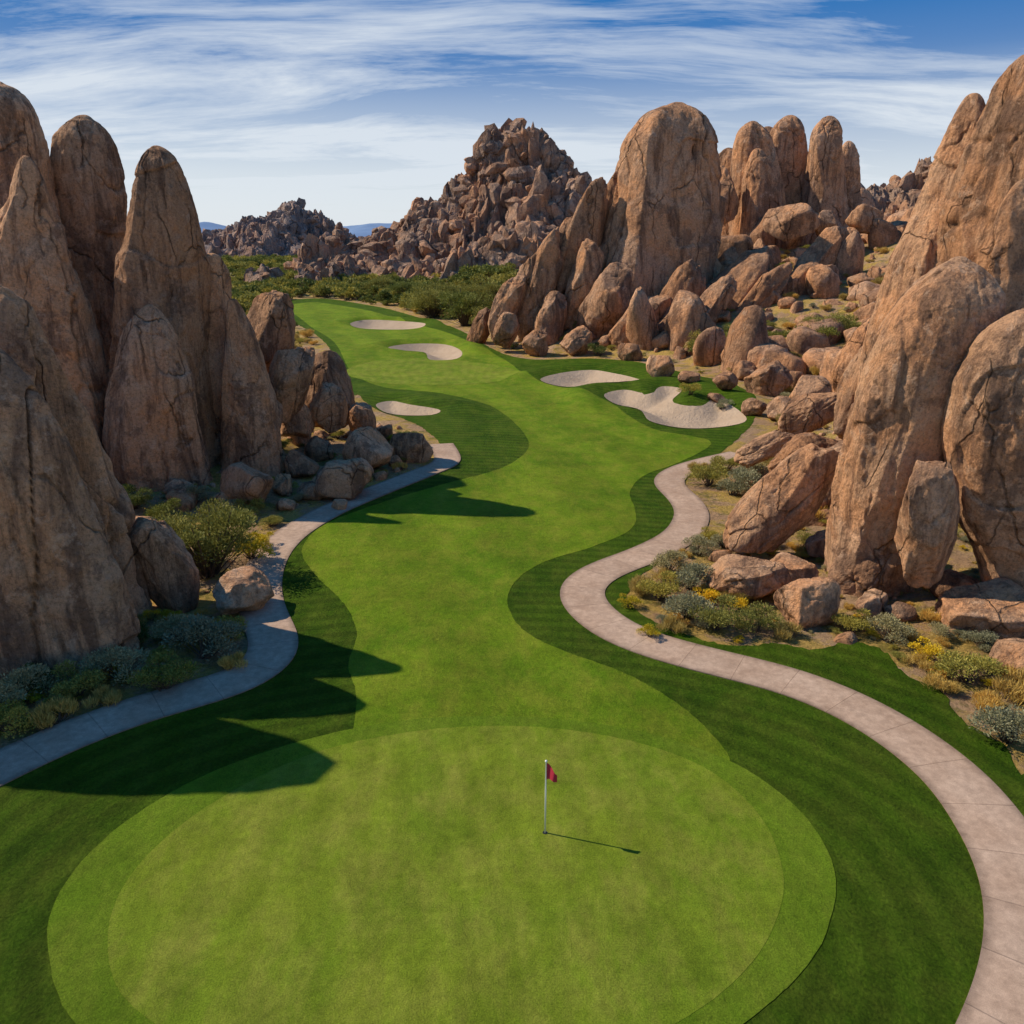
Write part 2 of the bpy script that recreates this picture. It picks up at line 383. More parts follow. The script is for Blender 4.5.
# ------------------------------------------------------------------ rocks
ICO = {}
def ico(s):
    if s not in ICO:
        bm = bmesh.new(); bmesh.ops.create_icosphere(bm, subdivisions=s, radius=1.0); bm.verts.ensure_lookup_table()
        ICO[s] = (np.array([v.co[:] for v in bm.verts]), np.array([[v.index for v in f.verts] for f in bm.faces])); bm.free()
    return ICO[s]
def rockify(sub, seed, cuts=14, e=.8, groove=.05, amp=1.0, hr=(.66, .93), flat=.88):
    v, f = ico(sub); r = np.random.RandomState(seed); v = v.copy()
    v = np.sign(v)*np.abs(v)**e; v /= np.abs(v).max(0)
    for k in range(cuts):
        n = r.normal(size=3); n /= np.linalg.norm(n); h = r.uniform(*hr)
        d = v@n - h; v -= np.outer(np.where(d > 0, d*flat, 0), n)
    nn = v/np.linalg.norm(v, axis=1)[:, None]
    off = r.uniform(-50, 50, 3)
    d = amp*(.08*vn(v*1.1+off, seed)+.05*vn(v*2.6+off, seed+1)+.030*fbm(v*5+off, seed+2, 3 if sub < 5 else 5, .55))
    if groove:
        g = vn(v*np.array([1.1, 1.1, .45])+off+9, seed+7)+.08*vn(v*4+off, seed+8); d -= groove*np.exp(-(g/.035)**2)
        g = vn(v*np.array([.9, .9, 1.3])+off+39, seed+17)+.08*vn(v*4+off, seed+18); d -= .6*groove*np.exp(-(g/.03)**2)
    return v+nn*d[:, None], f
def rotm(rx, ry, rz):
    return np.array((Matrix.Rotation(rz, 3, 'Z') @ Matrix.Rotation(ry, 3, 'Y') @ Matrix.Rotation(rx, 3, 'X')))
_seed = [100]
def ns(): _seed[0] += 13; return _seed[0]
def egg(acc, D, x1, y1, x2, y2, w, kd=.9, taper=0.12, sub=6, cuts=18, groove=.06):
    """tilted elongated boulder: axis ends, width (all in image pixels, unprojected at assumed distance D)"""
    a = np.array(V(x1, y1, D)); b = np.array(V(x2, y2, D)); c = (a+b)/2; L = np.linalg.norm(a-b)/2
    W = w/ppm(D, c[1])/2; s = ns(); v, f = rockify(sub, s, cuts, groove=groove, e=.8)
    v = v.copy(); v[:, :2] *= (1-taper*v[:, 2])[:, None]
    ang = math.atan2(b[0]-a[0], b[1]-a[1])
    rz = rotm(0, 0, s*1.7)
    v = v@rz.T; v = v*np.array([W, W*kd, L]); v = v@rotm(0, ang, 0).T
    acc.add(v+np.array([c[0], D, c[1]]), f)
def loft(acc, D, rows, kd=.8, n=200, m=200, groove=.05, zb=-1.5, lean=0.0, facet=True):
    z = []; c = []; w = []
    for (py, xl, xr) in rows:
        a, zz = V(xl, py, D); b, _ = V(xr, py, D); z.append(zz); c.append((a+b)/2); w.append((b-a)/2)
    z = np.array([z[0]+w[0]*.35]+z+[zb]); c = np.array([c[0]]+c+[c[-1]]); w = np.array([0]+w+[w[-1]*1.05])
    s = ns(); r = np.random.RandomState(s); S = np.median(w)
    t = np.linspace(0, 1, n)**1.35; Z = z[0]-(z[0]-zb)*t
    zr = z[::-1]; W = np.sqrt(np.maximum(np.interp(Z, zr, (w**2)[::-1]), 0)); C = np.interp(Z, zr, c[::-1])
    k = np.ones(15)/15; C = np.convolve(np.pad(C, 7, 'edge'), k, 'valid'); W[12:-12] = np.convolve(W, k, 'valid')[5:-5]
    th = np.linspace(0, 2*math.pi, m, endpoint=False)
    ct, stt = np.cos(th), np.sin(th); q = 2/2.4
    cx = np.sign(ct)*np.abs(ct)**q; cy = np.sign(stt)*np.abs(stt)**q
    X = C[:, None]+W[:, None]*cx[None]; Y = D+W[:, None]*kd*cy[None]+lean*(Z[:, None]-zb)
    ZZ = np.repeat(Z[:, None], m, 1)
    if facet:
        mult = np.ones((n, m))
        for kk in range(8):
            tk = r.uniform(0, 2*math.pi); hk = r.uniform(.80, .96)+.05*np.sin(Z/S*r.uniform(.3, .9)+r.uniform(0, 6))
            tk2 = tk+.25*np.sin(Z/S*.5+r.uniform(0, 6))
            cc = np.cos(th[None]-tk2[:, None]); mm = hk[:, None]/np.maximum(cc, .05)
            mult = np.minimum(mult, np.where(cc > 0, .12+.88*mm, 9))
        X = C[:, None]+(X-C[:, None])*mult; Y = (D+lean*(Z[:, None]-zb))+(Y-(D+lean*(Z[:, None]-zb)))*mult
    Pp = np.stack([X, Y, ZZ], -1).reshape(-1, 3)
    dirs = np.stack([np.repeat(ct[None], n, 0), np.repeat(stt[None], n, 0), np.zeros((n, m))], -1).reshape(-1, 3)
    off = r.uniform(-50, 50, 3)
    q = Pp/S
    d = .07*vn(q*np.array([.9, .9, .4])+off, s)+.045*vn(q*np.array([2., 2., .9])+off, s+1)+.023*fbm(q*np.array([4.5, 4.5, 3.])+off, s+2, 5, .56)
    wob = .07*vn(q*3+off, s+8)+.03*vn(q*8+off, s+18)
    g = vn(q*np.array([.8, .8, .20])+off+9, s+7)+wob; d -= groove*np.exp(-(g/.020)**2)
    g = vn(q*np.array([1.3, 1.3, .16])+off+59, s+27)+wob; d -= groove*.6*np.exp(-(g/.018)**2)*sm(-.1, .2, vn(q*.7+off, s+28))
    g = vn(q*np.array([.35, .35, .8])+off+89, s+37)+wob; d -= groove*.5*np.exp(-(g/.018)**2)*sm(0, .3, vn(q*.7+off+7, s+38))
    # exfoliation shells: broad scooped-off plates with a lip
    sh = vn(q*np.array([.8, .8, .45])+off+49, s+11)+wob*.5; d -= .06*sm(.14, .18, sh)
    sh = vn(q*np.array([1.3, 1.3, .6])+off+79, s+12)+wob; d -= .035*sm(.18, .21, sh)
    fade = np.repeat(np.clip(W/S*1.5, .0, 1), m)
    Pp = Pp+dirs*(d*S*fade)[:, None]
    Pp[:, 2] += (.02*fbm(q*2+off, s+20, 3)*S)
    top = Pp[:m].mean(0)[None]; Vv = np.concatenate([Pp, top])
    i = np.arange(n-1)[:, None]*m; j = np.arange(m)[None]; j2 = (j+1) % m
    a, b, c2, d2 = i+j, i+j2, i+m+j2, i+m+j
    f = np.concatenate([np.stack([a, c2, b], -1).reshape(-1, 3), np.stack([a, d2, c2], -1).reshape(-1, 3)])
    jj = np.arange(m); cap = np.stack([jj, (jj+1) % m, np.full(m, n*m)], -1)
    acc.add(Vv, np.concatenate([f, cap]))

VAR = {s: [rockify(s, 900+i*31, 13+i % 5, e=.8, groove=.05 if s > 2 else 0, hr=(.60, .9), flat=.90) for i in range(14)] for s in (1, 2, 3, 4, 5)}
VAR['j'] = [rockify(2, 1900+i*37, 15, e=.88, groove=0, hr=(.50, .88), flat=1.0, amp=1.4) for i in range(14)]
def stone(acc, x, y, z, r, sub=3, asp=None, tall=False):
    v, f = VAR[sub][random.randrange(14)]
    if asp is None: asp = (random.uniform(.8, 1.25), random.uniform(.75, 1.1), random.uniform(.6, .95) if not tall else random.uniform(1.2, 2.3))
    rot = rotm(random.uniform(-.35, .35), random.uniform(-.4, .4), random.uniform(0, 6.28))
    acc.add((v*np.array(asp)*r)@rot.T+np.array([x, y, z]), f)
def stone_px(acc, px, py, wpx, hpx=None, D=None, sub=4):
    """boulder resting on the ground, along the camera ray through an image pixel"""
    hpx = hpx or wpx*.85
    if D is None: x, y, z = hit(px, py+hpx*.45)
    else: y = D
    y2 = y+.3; x, z = V(px, py, y2); k = ppm(y2, z)
    v, f = VAR[sub][random.randrange(14)]
    rot = rotm(random.uniform(-.15, .15), random.uniform(-.15, .15), 0)
    rz = rotm(0, 0, random.uniform(0, 6.28))
    acc.add(((v@rz.T)*np.array([wpx/k/2*1.08, wpx/k/2*.95, hpx/k/2*1.15]))@rot.T+np.array([x, y2, z]), f)

# left near outcrop
A = Acc()
loft(A, 30, [(288, -30, 8), (300, -70, 32), (340, -110, 64), (400, -140, 94), (480, -160, 120), (560, -170, 142), (625, -180, 156), (662, -180, 159)], kd=.42, n=280, m=280)
loft(A, 27.2, [(330, -75, -45), (350, -110, 4), (400, -140, 50), (480, -160, 90), (560, -170, 124), (620, -170, 148), (655, -170, 154)], kd=.40, n=280, m=280)
loft(A, 25, [(212, -330, -240), (270, -400, -195), (400, -430, -160), (600, -430, -155)], kd=.6)
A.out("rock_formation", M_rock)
A = Acc(); stone_px(A, 163, 571, 62, 100, D=31, sub=5); A.out("boulder", M_rock)
A = Acc(); stone_px(A, 240, 592, 60, 46, sub=5); A.out("boulder", M_pale)
# left spires
A = Acc()
loft(A, 53, [(84, -15, 5), (100, -40, 28), (150, -60, 44), (250, -80, 60), (400, -100, 90)])
loft(A, 48, [(158, 20, 30), (200, 2, 50), (260, -30, 75), (330, -60, 95), (400, -80, 108), (440, -80, 112)], kd=.6)
loft(A, 56, [(120, 72, 96), (135, 52, 116), (170, 45, 127), (240, 48, 130), (320, 55, 130), (420, 60, 135)])
loft(A, 50, [(149, 148, 166), (165, 136, 182), (200, 128, 195), (260, 120, 206), (340, 113, 212), (440, 108, 220)], kd=.85, n=240, m=240)
loft(A, 51.5, [(256, 203, 220), (280, 196, 230), (350, 197, 234), (430, 200, 242)], kd=1.0)
loft(A, 47, [(308, 142, 158), (330, 124, 178), (380, 110, 196), (440, 104, 206)], kd=.7)
loft(A, 50, [(300, 228, 238), (340, 224, 258), (400, 222, 275), (470, 222, 286)], kd=.8)
egg(A, 57, 262, 385, 280, 288, 58); egg(A, 54, 282, 420, 300, 336, 46); egg(A, 60, 335, 430, 322, 342, 56)
egg(A, 56, 325, 430, 332, 380, 38); egg(A, 52, 250, 470, 268, 395, 44); egg(A, 55, 296, 440, 296, 395, 38)
egg(A, 52, 70, 440, 40, 330, 80); egg(A, 45, 60, 470, 30, 400, 70); egg(A, 58, 365, 435, 355, 398, 30)
for (x, y, w, h) in [(122, 437, 36, 34), (150, 452, 28, 28), (188, 462, 42, 40), (216, 453, 28, 26), (248, 487, 48, 44), (300, 437, 24, 24), (342, 479, 56, 42), (366, 452, 52, 44), (411, 447, 40, 34),
    (300, 465, 34, 28), (275, 462, 26, 26), (320, 450, 28, 26), (282, 486, 26, 22), (310, 492, 26, 18), (225, 500, 22, 16), (385, 433, 20, 16), (178, 488, 30, 20), (150, 480, 28, 22), (120, 470, 34, 26), (95, 455, 40, 36), (60, 470, 50, 40), (340, 505, 18, 12), (285, 505, 20, 14), (395, 462, 16, 12), (380, 476, 14, 10)]:
    stone_px(A, x, y, w, h, sub=4)
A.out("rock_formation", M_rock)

# right near outcrop
A = Acc()
loft(A, 34, [(262, 945, 975), (275, 922, 1000), (300, 895, 1012), (340, 868, 1008), (400, 848, 982), (460, 836, 954), (520, 827, 930), (570, 822, 912)], kd=.75, n=280, m=280, groove=.025)
loft(A, 31.5, [(306, 1035, 1060), (330, 990, 1095), (380, 957, 1120), (440, 944, 1120), (500, 955, 1120), (560, 975, 1110), (600, 985, 1105)], kd=.7, n=260, m=260, groove=.025)
egg(A, 30.5, 922, 592, 930, 466, 66, taper=-.1, kd=.8)
egg(A, 37, 722, 556, 836, 448, 66, kd=.9); egg(A, 33, 840, 598, 895, 535, 58)
egg(A, 31, 1020, 575, 1015, 480, 60)
loft(A, 47, [(50, 1025, 1060), (80, 992, 1100), (150, 964, 1130), (220, 948, 1140), (300, 932, 1140), (420, 925, 1140)], kd=.8, n=240, m=240)
loft(A, 50, [(95, 968, 980), (140, 945, 990), (200, 920, 985), (250, 896, 975), (300, 876, 965), (350, 862, 955), (430, 850, 950)], kd=.8, n=220)
loft(A, 42, [(180, 1020, 1040), (210, 990, 1080), (300, 965, 1110), (420, 950, 1120)], kd=.6)
egg(A, 52, 850, 440, 905, 300, 60); egg(A, 56, 838, 400, 880, 320, 45)
egg(A, 46, 765, 470, 850, 440, 42); egg(A, 50, 735, 462, 800, 432, 26); egg(A, 55, 770, 428, 850, 395, 40); egg(A, 44, 800, 520, 860, 440, 60); egg(A, 42, 770, 560, 840, 510, 44)
for (x, y, w, h) in [(805, 600, 58, 54), (748, 578, 76, 42), (790, 573, 54, 36), (870, 605, 34, 30), (952, 586, 44, 32), (1000, 612, 110, 50), (900, 612, 30, 20), (845, 640, 24, 14), (1015, 655, 60, 40),
    (720, 556, 22, 14), (770, 380, 44, 34), (755, 408, 24, 18), (725, 382, 22, 18), (745, 372, 26, 20), (785, 410, 34, 24), (810, 392, 40, 28), (840, 370, 46, 30), (716, 398, 18, 10), (755, 480, 20, 12), (820, 545, 36, 30), (690, 378, 20, 14), (660, 366, 26, 24), (630, 352, 24, 20)]:
    stone_px(A, x, y, w, h, sub=5 if w > 40 else 4)
A.out("rock_formation", M_rock)

# middle formation
A = Acc()
loft(A, 128, [(107, 665, 690), (115, 642, 708), (140, 622, 722), (180, 612, 728), (240, 592, 728), (300, 568, 715), (345, 555, 700)], kd=.8, n=240, m=240, groove=.06)
for (D, x1, y1, x2, y2, w) in [(124, 548, 345, 604, 178, 44), (122, 515, 345, 562, 228, 36), (120, 487, 345, 520, 272, 28), (118, 590, 352, 622, 262, 50), (118, 540, 350, 560, 290, 38), (116, 500, 350, 512, 312, 26), (121, 575, 340, 590, 240, 40),
    (125, 470, 352, 492, 310, 26), (117, 655, 352, 702, 252, 52), (119, 700, 345, 775, 236, 62), (118, 755, 345, 835, 250, 56), (128, 700, 260, 715, 190, 40), (150, 715, 230, 725, 165, 34), (116, 640, 345, 665, 290, 40), (119, 735, 345, 760, 300, 40), (122, 620, 350, 640, 300, 40), (132, 560, 260, 580, 215, 30), (112, 530, 356, 545, 330, 26), (112, 565, 358, 590, 330, 30),
    (126, 575, 300, 618, 175, 30), (123, 530, 330, 575, 215, 26), (122, 505, 335, 536, 250, 22), (114, 680, 350, 735, 275, 34), (115, 725, 345, 790, 262, 34), (113, 612, 358, 640, 300, 26), (124, 790, 300, 840, 230, 40)]:
    egg(A, D, x1, y1, x2, y2, w, sub=5, groove=.08)
for (D, rows) in [(155, [(124, 745, 760), (140, 735, 775), (180, 732, 785), (240, 728, 790)]), (158, [(118, 782, 798), (130, 768, 806), (180, 765, 808), (240, 760, 812)]), (152, [(118, 822, 836), (132, 808, 843), (180, 805, 848), (240, 800, 852)]), (156, [(142, 845, 852), (155, 838, 860), (200, 836, 862), (240, 830, 868)]),
    (160, [(128, 762, 772), (145, 752, 785), (230, 745, 795)]), (165, [(150, 722, 735), (165, 712, 745), (240, 705, 760)]), (150, [(150, 752, 762), (170, 742, 775), (240, 738, 790)])]:
    loft(A, D, rows, kd=.8, n=130, m=120, zb=2, groove=.08)
for (x, y, w, h) in [(790, 222, 50, 34), (826, 226, 28, 26), (864, 218, 36, 26), (845, 240, 30, 22), (806, 262, 36, 30), (850, 270, 40, 26), (885, 245, 30, 20), (760, 262, 40, 34), (730, 250, 40, 30), (870, 300, 50, 34), (835, 315, 44, 28), (800, 335, 40, 26), (880, 335, 40, 26)]:
    stone_px(A, x, y, w, h, sub=4, D=135 if y < 280 else 110)
A.out("rock_formation", M_rockmid)

# scree on slopes
def scatter(name, n, xr, yr, cond, size, sub, mat, tallp=.15):
    A = Acc(); x = rng.uniform(*xr, n*5); y = rng.uniform(*yr, n*5); z, dc = gz(x, y); ok = cond(x, y, z, dc); k = np.nonzero(ok)[0][:n]
    for i in k:
        r = size(x[i], y[i]); stone(A, x[i], y[i], z[i]+r*.25, r, sub, tall=random.random() < tallp)
    if A.n: A.out(name, mat)
pw = lambda a, b, e=2.5: a+(b-a)*random.random()**e
scatter("boulder_scree", 950, (5, 110), (75, 185), lambda x, y, z, d: (d > 5) & (x > -12+.1*y), lambda x, y: pw(.4, 3.8, 2.6), 3, M_rockmid, .3)
scatter("boulder_scree", 300, (10, 60), (40, 90), lambda x, y, z, d: (d > 3.5) & (x > 8), lambda x, y: pw(.2, 1.6, 2.8), 3, M_rock)
scatter("boulder_scree", 180, (-60, -8), (36, 90), lambda x, y, z, d: (d > 2.2), lambda x, y: pw(.2, 1.3), 3, M_rock)
scatter("gravel", 2500, (-40, 40), (15, 80), lambda x, y, z, d: (d > 1.6), lambda x, y: pw(.03, .28, 3.5), 2, M_pale, 0)

# ------------------------------------------------------------------ mountains
def mountain(name, D, prof, depth, mat, nb, size, zb=-2, tallp=.3, amp=.28):
    A = Acc(); px = np.array([p[0] for p in prof]); pts = [V(p[0], p[1], D) for p in prof]
    xs = np.array([p[0] for p in pts]); zs = np.array([p[1] for p in pts]); hm = zs.max()-zb
    def hf(x, v):
        h = np.interp(x, xs, zs, left=zb, right=zb)-zb
        wx = x/hm+.25*vn(np.stack([x/hm*2, v*2, 0*x], 1), 77); p = np.stack([wx, v*depth/hm*.7, 0*x], 1)
        rd = 0; a = 1.0; f = 1.6
        for o in range(6): rd = rd+a*(1-2.4*np.abs(vn(p*f+o*7, 60+o))); a *= .58; f *= 2.1
        s = np.clip(1-np.abs(v)**1.15, 0, 1)
        return zb+h*s*(1+amp*.2*rd)+hm*amp*.45*(rd-.2)*np.minimum(1, 5*np.abs(v))*np.minimum(1, 3*s)
    nx, ny = 460, 240; X, Vv = np.meshgrid(np.linspace(xs[0], xs[-1], nx), np.linspace(-1, 1, ny)); X = X.ravel(); Vv = Vv.ravel()
    Z = hf(X, Vv)
    idx = np.arange(nx*ny).reshape(ny, nx); a, b, c, d = idx[:-1, :-1].ravel(), idx[:-1, 1:].ravel(), idx[1:, 1:].ravel(), idx[1:, :-1].ravel()
    A.add(np.stack([X, D+Vv*depth, Z], 1), np.concatenate([np.stack([a, b, c], 1), np.stack([a, c, d], 1)]))
    x = rng.uniform(xs[0], xs[-1], nb); v = rng.uniform(-.98, .08, nb); z = hf(x, v)
    for i in range(nb):
        r = size[0]+(size[1]-size[0])*random.random()**3.4
        if z[i] < r*.5: continue
        if random.random() < tallp: stone(A, x[i], D+v[i]*depth, z[i]-r*.6, r, 'j', asp=(random.uniform(.65, 1.1), random.uniform(.65, 1.1), random.uniform(1.2, 2.1)))
        else: stone(A, x[i], D+v[i]*depth, z[i]-r*.4, r, 'j')
    A.out(name, mat, smooth=False)
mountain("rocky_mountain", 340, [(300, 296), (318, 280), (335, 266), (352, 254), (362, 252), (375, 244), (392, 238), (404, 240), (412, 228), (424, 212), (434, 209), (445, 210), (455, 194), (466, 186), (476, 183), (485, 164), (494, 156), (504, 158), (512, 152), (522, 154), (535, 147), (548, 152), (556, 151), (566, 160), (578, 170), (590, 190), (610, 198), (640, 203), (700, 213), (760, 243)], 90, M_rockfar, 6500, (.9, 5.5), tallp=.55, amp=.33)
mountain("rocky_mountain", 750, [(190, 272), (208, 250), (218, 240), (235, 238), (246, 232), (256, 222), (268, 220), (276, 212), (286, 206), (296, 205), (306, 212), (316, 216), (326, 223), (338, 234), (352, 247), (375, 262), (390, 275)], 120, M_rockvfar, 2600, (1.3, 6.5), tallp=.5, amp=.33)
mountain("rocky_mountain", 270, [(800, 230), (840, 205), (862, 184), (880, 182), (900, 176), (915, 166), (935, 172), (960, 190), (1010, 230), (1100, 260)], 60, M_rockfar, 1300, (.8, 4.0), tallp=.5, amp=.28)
def hills(prof, D):
    m, n, b = new_mat("distant_hill_haze", 1, 0)
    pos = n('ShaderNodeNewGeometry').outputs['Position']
    n.nt.links.new(n.mix(n.noise(pos, .004, 6), (.16, .245, .39), (.21, .30, .45)), b.inputs['Base Color'])  # bluish aerial haze painted straight into the hills' base colour
    xs = []; zs = []
    for p in prof: a, c = V(p[0], p[1], D); xs.append(a); zs.append(c)
    X = np.linspace(xs[0], xs[-1], 500); Hh = np.interp(X, xs, zs)
    vs = np.linspace(-1, 1, 60); XX, VV = np.meshgrid(X, vs); Z = -20+(Hh[None]+20)*(1-np.abs(VV)**1.3)
    Z = Z+fbm(np.stack([XX.ravel(), VV.ravel()*1500, 0*XX.ravel()], 1)/260, 4, 5).reshape(Z.shape)*12
    idx = np.arange(Z.size).reshape(Z.shape); q = np.stack([idx[:-1, :-1], idx[:-1, 1:], idx[1:, 1:], idx[1:, :-1]], -1).reshape(-1, 4)
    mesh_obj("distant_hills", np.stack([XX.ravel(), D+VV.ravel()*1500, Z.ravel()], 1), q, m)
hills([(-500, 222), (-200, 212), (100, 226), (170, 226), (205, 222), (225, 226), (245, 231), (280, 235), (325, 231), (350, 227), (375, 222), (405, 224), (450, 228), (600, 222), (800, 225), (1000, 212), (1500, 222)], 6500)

# ------------------------------------------------------------------ plants
def shrub_mesh(name, mat, n=2200, r=.5, h=.75, leaf=(.07, .014), seed=0, clumps=9, spiky=.5):
    q = np.random.RandomState(seed); Vs = []; mi = []
    cc = np.stack([q.uniform(-.32, .32, clumps), q.uniform(-.32, .32, clumps), q.uniform(.2, .62, clumps)*h], 1); cr_ = q.uniform(.14, .27, clumps)
    ci = q.randint(0, clumps, n); d = q.normal(size=(n, 3)); d /= np.linalg.norm(d, axis=1)[:, None]; d[:, 2] = np.abs(d[:, 2])*.9-.15
    p = cc[ci]+d*(cr_[ci]*q.uniform(.45, 1.12, n))[:, None]; p[:, 2] = np.maximum(p[:, 2], .02)
    ax = d*1.0+q.normal(size=(n, 3))*.5; ax[:, 2] += spiky; ax /= np.linalg.norm(ax, axis=1)[:, None]
    sd = np.cross(ax, q.normal(size=(n, 3))); sd /= np.linalg.norm(sd, axis=1)[:, None]
    L = leaf[0]*q.uniform(.6, 1.4, n)[:, None]; W = leaf[1]*q.uniform(.7, 1.3, n)[:, None]
    v = np.stack([p-ax*L*.5, p+sd*W, p+ax*L*.5, p-sd*W], 1).reshape(-1, 3); f = np.arange(4*n).reshape(-1, 4)
    mi = [0]*n; VV = [v]; FF = [f]; k = len(v)
    for c in cc:  # stems
        for j in range(3):
            e = c+q.normal(size=3)*.08; b0 = np.array([q.normal()*.03, q.normal()*.03, -.03]); w = .012
            s = np.array([w, 0, 0]); t = np.array([0, w, 0])
            vv = np.array([b0-s, b0+s, e+s*.4, e-s*.4, b0-t, b0+t, e+t*.4, e-t*.4]); VV.append(vv); FF.append(np.array([[0, 1, 2, 3], [4, 5, 6, 7]])+k); k += 8; mi += [1, 1]
    return mesh_obj(name, np.concatenate(VV), np.concatenate(FF), [mat, M_twig], mi, smooth=False, obj=False)
lf = (.05, .0085)
SH = {'s': [shrub_mesh("sage", LM[0], seed=i, n=3600, leaf=lf) for i in range(2)], 'o': [shrub_mesh("olive", LM[1], seed=10+i, n=3600, leaf=lf) for i in range(2)],
      'g': [shrub_mesh("gold", LM[2], seed=20+i, n=1500, leaf=(.22, .008), spiky=1.6, h=.55) for i in range(2)],
      'd': [shrub_mesh("green", LM[3], seed=30+i, n=3600, leaf=lf) for i in range(2)], 'y': [shrub_mesh("yellow", LM[4], seed=40+i, n=1800, leaf=(.05, .014)) for i in range(1)]}
TREE = [shrub_mesh("tree_crown", LM[1] if i else LM[3], seed=60+i, n=11000, leaf=(.040, .0065), clumps=26, h=.95) for i in range(2)]
TREE.append(shrub_mesh("tree_crown", LM[1], seed=70, n=11000, leaf=(.040, .0065), clumps=26, h=1.1, spiky=.9))
def place(me, x, y, z, s, sz, name, parent=None):
    o = bpy.data.objects.new(name, me); scene.collection.objects.link(o); o.location = (x, y, z); o.scale = (s, s, sz)
    o.rotation_euler = (0, 0, random.uniform(0, 6.28)); o.parent = parent
for (px, py, w, t) in [(660, 600, 42, 'o'), (690, 590, 44, 's'), (716, 630, 50, 'o'), (756, 632, 44, 'o'), (688, 618, 48, 's'), (645, 594, 30, 'g'), (628, 608, 22, 'y'), (668, 572, 36, 's'), (698, 556, 32, 's'), (724, 548, 26, 's'),
    (708, 486, 36, 'o'), (732, 496, 44, 's'), (748, 484, 34, 's'), (726, 472, 30, 'o'), (700, 474, 22, 'g'), (852, 632, 36, 'o'), (886, 642, 42, 's'), (925, 662, 34, 'y'), (966, 684, 56, 'o'), (1006, 742, 66, 's'), (1016, 700, 46, 'g'),
    (985, 652, 30, 's'), (945, 640, 26, 's'), (820, 520, 30, 'g'), (765, 545, 26, 'g'), (740, 602, 30, 'g'), (650, 640, 22, 'y'), (790, 640, 28, 'g'), (905, 640, 24, 'g'), (1000, 675, 34, 'g'), (940, 690, 30, 'g'), (980, 712, 34, 'g'), (740, 615, 24, 'y'), (672, 632, 26, 'g'), (705, 604, 26, 'y'),
    (252, 560, 40, 'y'), (264, 548, 24, 'y'), (205, 660, 66, 's'), (165, 690, 56, 'd'), (120, 678, 56, 's'), (78, 698, 52, 'o'), (22, 706, 60, 's'), (45, 690, 40, 'd'), (232, 640, 36, 'o'), (180, 640, 46, 's'), (130, 650, 40, 'd'), (10, 735, 50, 'o'), (60, 722, 40, 'g'), (235, 668, 26, 'g'), (105, 705, 30, 'g'),
    (160, 520, 34, 'd'), (195, 505, 30, 's'), (130, 510, 36, 'd'), (250, 515, 30, 'o'), (220, 520, 30, 's'), (705, 360, 34, 'd'), (735, 352, 30, 'o'), (768, 350, 32, 'd'), (812, 350, 40, 'd'), (845, 338, 36, 'o'), (600, 356, 22, 'd'), (640, 330, 16, 'd'),
    (770, 470, 26, 'g'), (790, 430, 28, 'g'), (690, 395, 20, 'o'), (720, 410, 18, 's'), (780, 395, 22, 'g')]:
    x, y, z = hit(px, py); s = w/ppm(y, z); place(random.choice(SH[t]), x, y, z-.03, s*1.15, s*1.05, "desert_shrub")
for (px, py, w, k) in [(210, 576, 92, 2), (172, 560, 60, 1), (432, 318, 44, 1), (466, 326, 50, 0), (448, 310, 38, 1), (490, 330, 34, 1), (410, 306, 34, 0), (480, 312, 36, 2), (380, 298, 30, 1), (705, 356, 34, 1), (735, 346, 28, 0), (812, 342, 36, 1)]:
    x, y, z = hit(px, py); s = w/ppm(y, z); place(TREE[k], x, y, z-.05, s*1.1, s*.95, "palo_verde_tree")
E = bpy.data.objects.new("desert_scrub", None); scene.collection.objects.link(E)
def scrub(n, xr, yr, dmin, kinds, s0, s1):
    x = rng.uniform(*xr, n*6); y = rng.uniform(*yr, n*6); z, dc = gz(x, y); cnt = 0
    for i in np.nonzero((dc > dmin) & (np.abs(x) < .75*y+8))[0]:
        if cnt > n: break
        dd = np.hypot(pl[:, 0]-x[i], pl[:, 1]-y[i]).min(); d2 = np.hypot(pr[:, 0]-x[i], pr[:, 1]-y[i]).min()
        if min(dd, d2) < 1.5: continue
        t = random.choice(kinds); s = random.uniform(s0, s1)*(1+y[i]/120)
        place(random.choice(SH[t]), x[i], y[i], z[i]-.03, s, s*random.uniform(.7, 1), "scrub_plant", E); cnt += 1
scrub(460, (-30, 32), (15, 60), .4, 'ssoggggyoo', .3, .95)
scrub(90, (-24, -8), (19, 36), .5, 'ssodgy', .35, 1.0)
scrub(140, (8, 26), (20, 42), .1, 'gggyso', .2, .6)
scrub(1100, (-60, 110), (50, 190), 1.6, 'soggod', .45, 1.25)
# distant tree mass
lo = []
for i in range(4):
    lo.append(shrub_mesh("tree_clump", LM[3] if i % 2 else LM[1], seed=80+i, n=500, leaf=(.10, .03), clumps=8))
E2 = bpy.data.objects.new("distant_trees", None); scene.collection.objects.link(E2)
def dtrees(n, xr, yr, s0, s1):
    x = rng.uniform(*xr, n*4); y = rng.uniform(*yr, n*4); z, dc = gz(x, y); c = 0
    for i in np.nonzero((dc > 1.5) & (x < 15) & (x > -.75*y))[0]:
        s = random.uniform(s0, s1); place(random.choice(lo), x[i], y[i], z[i]-.1, s, s*.9, "tree", E2); c += 1
        if c > n: break
dtrees(750, (-95, 0), (165, 290), 2.2, 8)
dtrees(1000, (-260, 0), (235, 640), 3.5, 10)

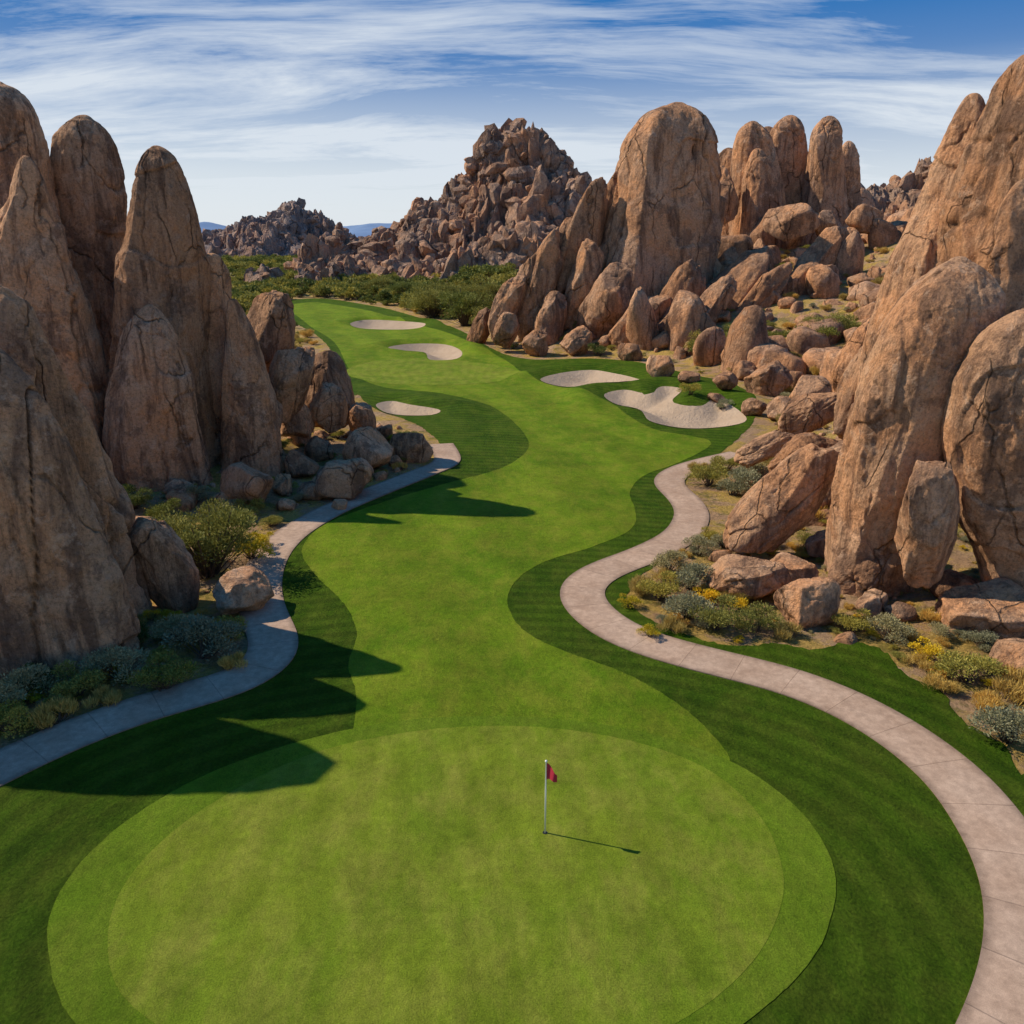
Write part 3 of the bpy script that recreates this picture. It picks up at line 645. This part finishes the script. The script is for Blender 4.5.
# ------------------------------------------------------------------ flagstick
fx, fy = G(545, 834); fz = .044
FE = bpy.data.objects.new("golf_flagstick", None); scene.collection.objects.link(FE); FE.location = (fx, fy, fz); FE.scale = (1.1, 1.1, 1.1)
def simple(name, c, rough=.5):
    m, n, b = new_mat(name, rough, .4); b.inputs['Base Color'].default_value = (*c, 1); return m
def tube(name, prof, mat, seg=20):
    v = []; f = []
    for r, z in prof:
        for k in range(seg): v.append((r*math.cos(2*math.pi*k/seg), r*math.sin(2*math.pi*k/seg), z))
    for i in range(len(prof)-1):
        for k in range(seg): f.append((i*seg+k, i*seg+(k+1) % seg, (i+1)*seg+(k+1) % seg, (i+1)*seg+k))
    o = mesh_obj(name, v, f, mat, parent=FE); return o
tube("pole", [(.001, 0), (.021, .0), (.019, 1.2), (.016, 2.02), (.028, 2.03), (.028, 2.06), (.001, 2.07)], simple("pole_white", (.8, .8, .76)))
tube("hole_cup", [(.001, .004), (.054, .004), (.06, .006)], simple("cup_dark", (.02, .02, .02)))
nu, nv = 16, 10; fv = []; ff = []
for i in range(nu):
    for j in range(nv):
        u = i/(nu-1); v = j/(nv-1)
        fv.append((.018+.24*u, .05*math.sin(u*7+v)*u-.16*u, 2.0-.46*v*(1-.55*u)-.22*u+.03*math.sin(u*5)))
for i in range(nu-1):
    for j in range(nv-1): a = i*nv+j; ff.append((a, a+nv, a+nv+1, a+1))
fo = mesh_obj("flag", fv, ff, simple("flag_red", (.45, .022, .05), .8), parent=FE)

# ------------------------------------------------------------------ light and sky
sd = Vector((-.95, .28, 0)).normalized(); EL = R(42)
sdir = Vector((sd.x*math.cos(EL), sd.y*math.cos(EL), math.sin(EL)))
L = bpy.data.lights.new("sun", 'SUN'); L.energy = 5.0; L.angle = R(.5); L.color = (1, .89, .72)
Lo = bpy.data.objects.new("sun", L); scene.collection.objects.link(Lo); Lo.rotation_euler = sdir.to_track_quat('Z', 'Y').to_euler(); Lo.location = (-50, 0, 60)
w = bpy.data.worlds.new("World"); scene.world = w; w.use_nodes = True; n = N(w.node_tree); bg = w.node_tree.nodes['Background']
sky = n('ShaderNodeTexSky', sky_type='NISHITA'); sky.sun_disc = False; sky.sun_elevation = EL; sky.sun_rotation = math.atan2(sd.x, sd.y) % (2*math.pi); sky.air_density = 1.0; sky.dust_density = .6; sky.ozone_density = 2.5
tc = n('ShaderNodeTexCoord').outputs['Generated']; sp = n('ShaderNodeSeparateXYZ', {0: tc}); zc = n.m('MAXIMUM', sp.outputs[2], 0.0)
den = n.m('ADD', zc, .16)
cv = n('ShaderNodeCombineXYZ', {0: n.m('DIVIDE', sp.outputs[0], den), 1: n.m('DIVIDE', sp.outputs[1], den)}).outputs[0]
wp = n('ShaderNodeVectorMath', {0: cv, 1: n('ShaderNodeVectorMath', {0: n('ShaderNodeTexNoise', {'Vector': cv, 'Scale': .5, 'Detail': 3}).outputs['Color'], 1: (.8, .8, 0)}, operation='MULTIPLY').outputs[0]}, operation='ADD').outputs[0]
c1 = n.noise(n.map(wp, (.42, 1.5, 1), (0, 0, .22)), 1.3, 10, .66, .3)
c2 = n.noise(n.map(cv, (.25, .6, 1), (0, 0, -.12)), 1.1, 5, .5)
cs = n.m('ADD', n.m('MULTIPLY', c1, n.m('ADD', c2, .5)), n.m('MULTIPLY', n.m('SUBTRACT', .18, zc), 1.4))
cm = n.ramp(cs, [(.39, 0.0), (.50, .50), (.66, 1.0)])
blue = n.mix(n.ramp(zc, [(.03, 0.0), (.10, .60), (.19, .98)]), sky.outputs[0], (.30, 1.75, 4.8))
hz = n.ramp(zc, [(0, .93), (.07, .75), (.13, .40), (.18, .10), (.23, 0.0)])
fac = n.m('MAXIMUM', n.m('MULTIPLY', cm, .88), hz)
col = n.mix(fac, blue, (7.6, 8.2, 8.8))
w.node_tree.links.new(col, bg.inputs[0]); bg.inputs[1].default_value = .10
scene.view_settings.view_transform = 'Standard'; scene.view_settings.look = 'None'; scene.view_settings.exposure = 0
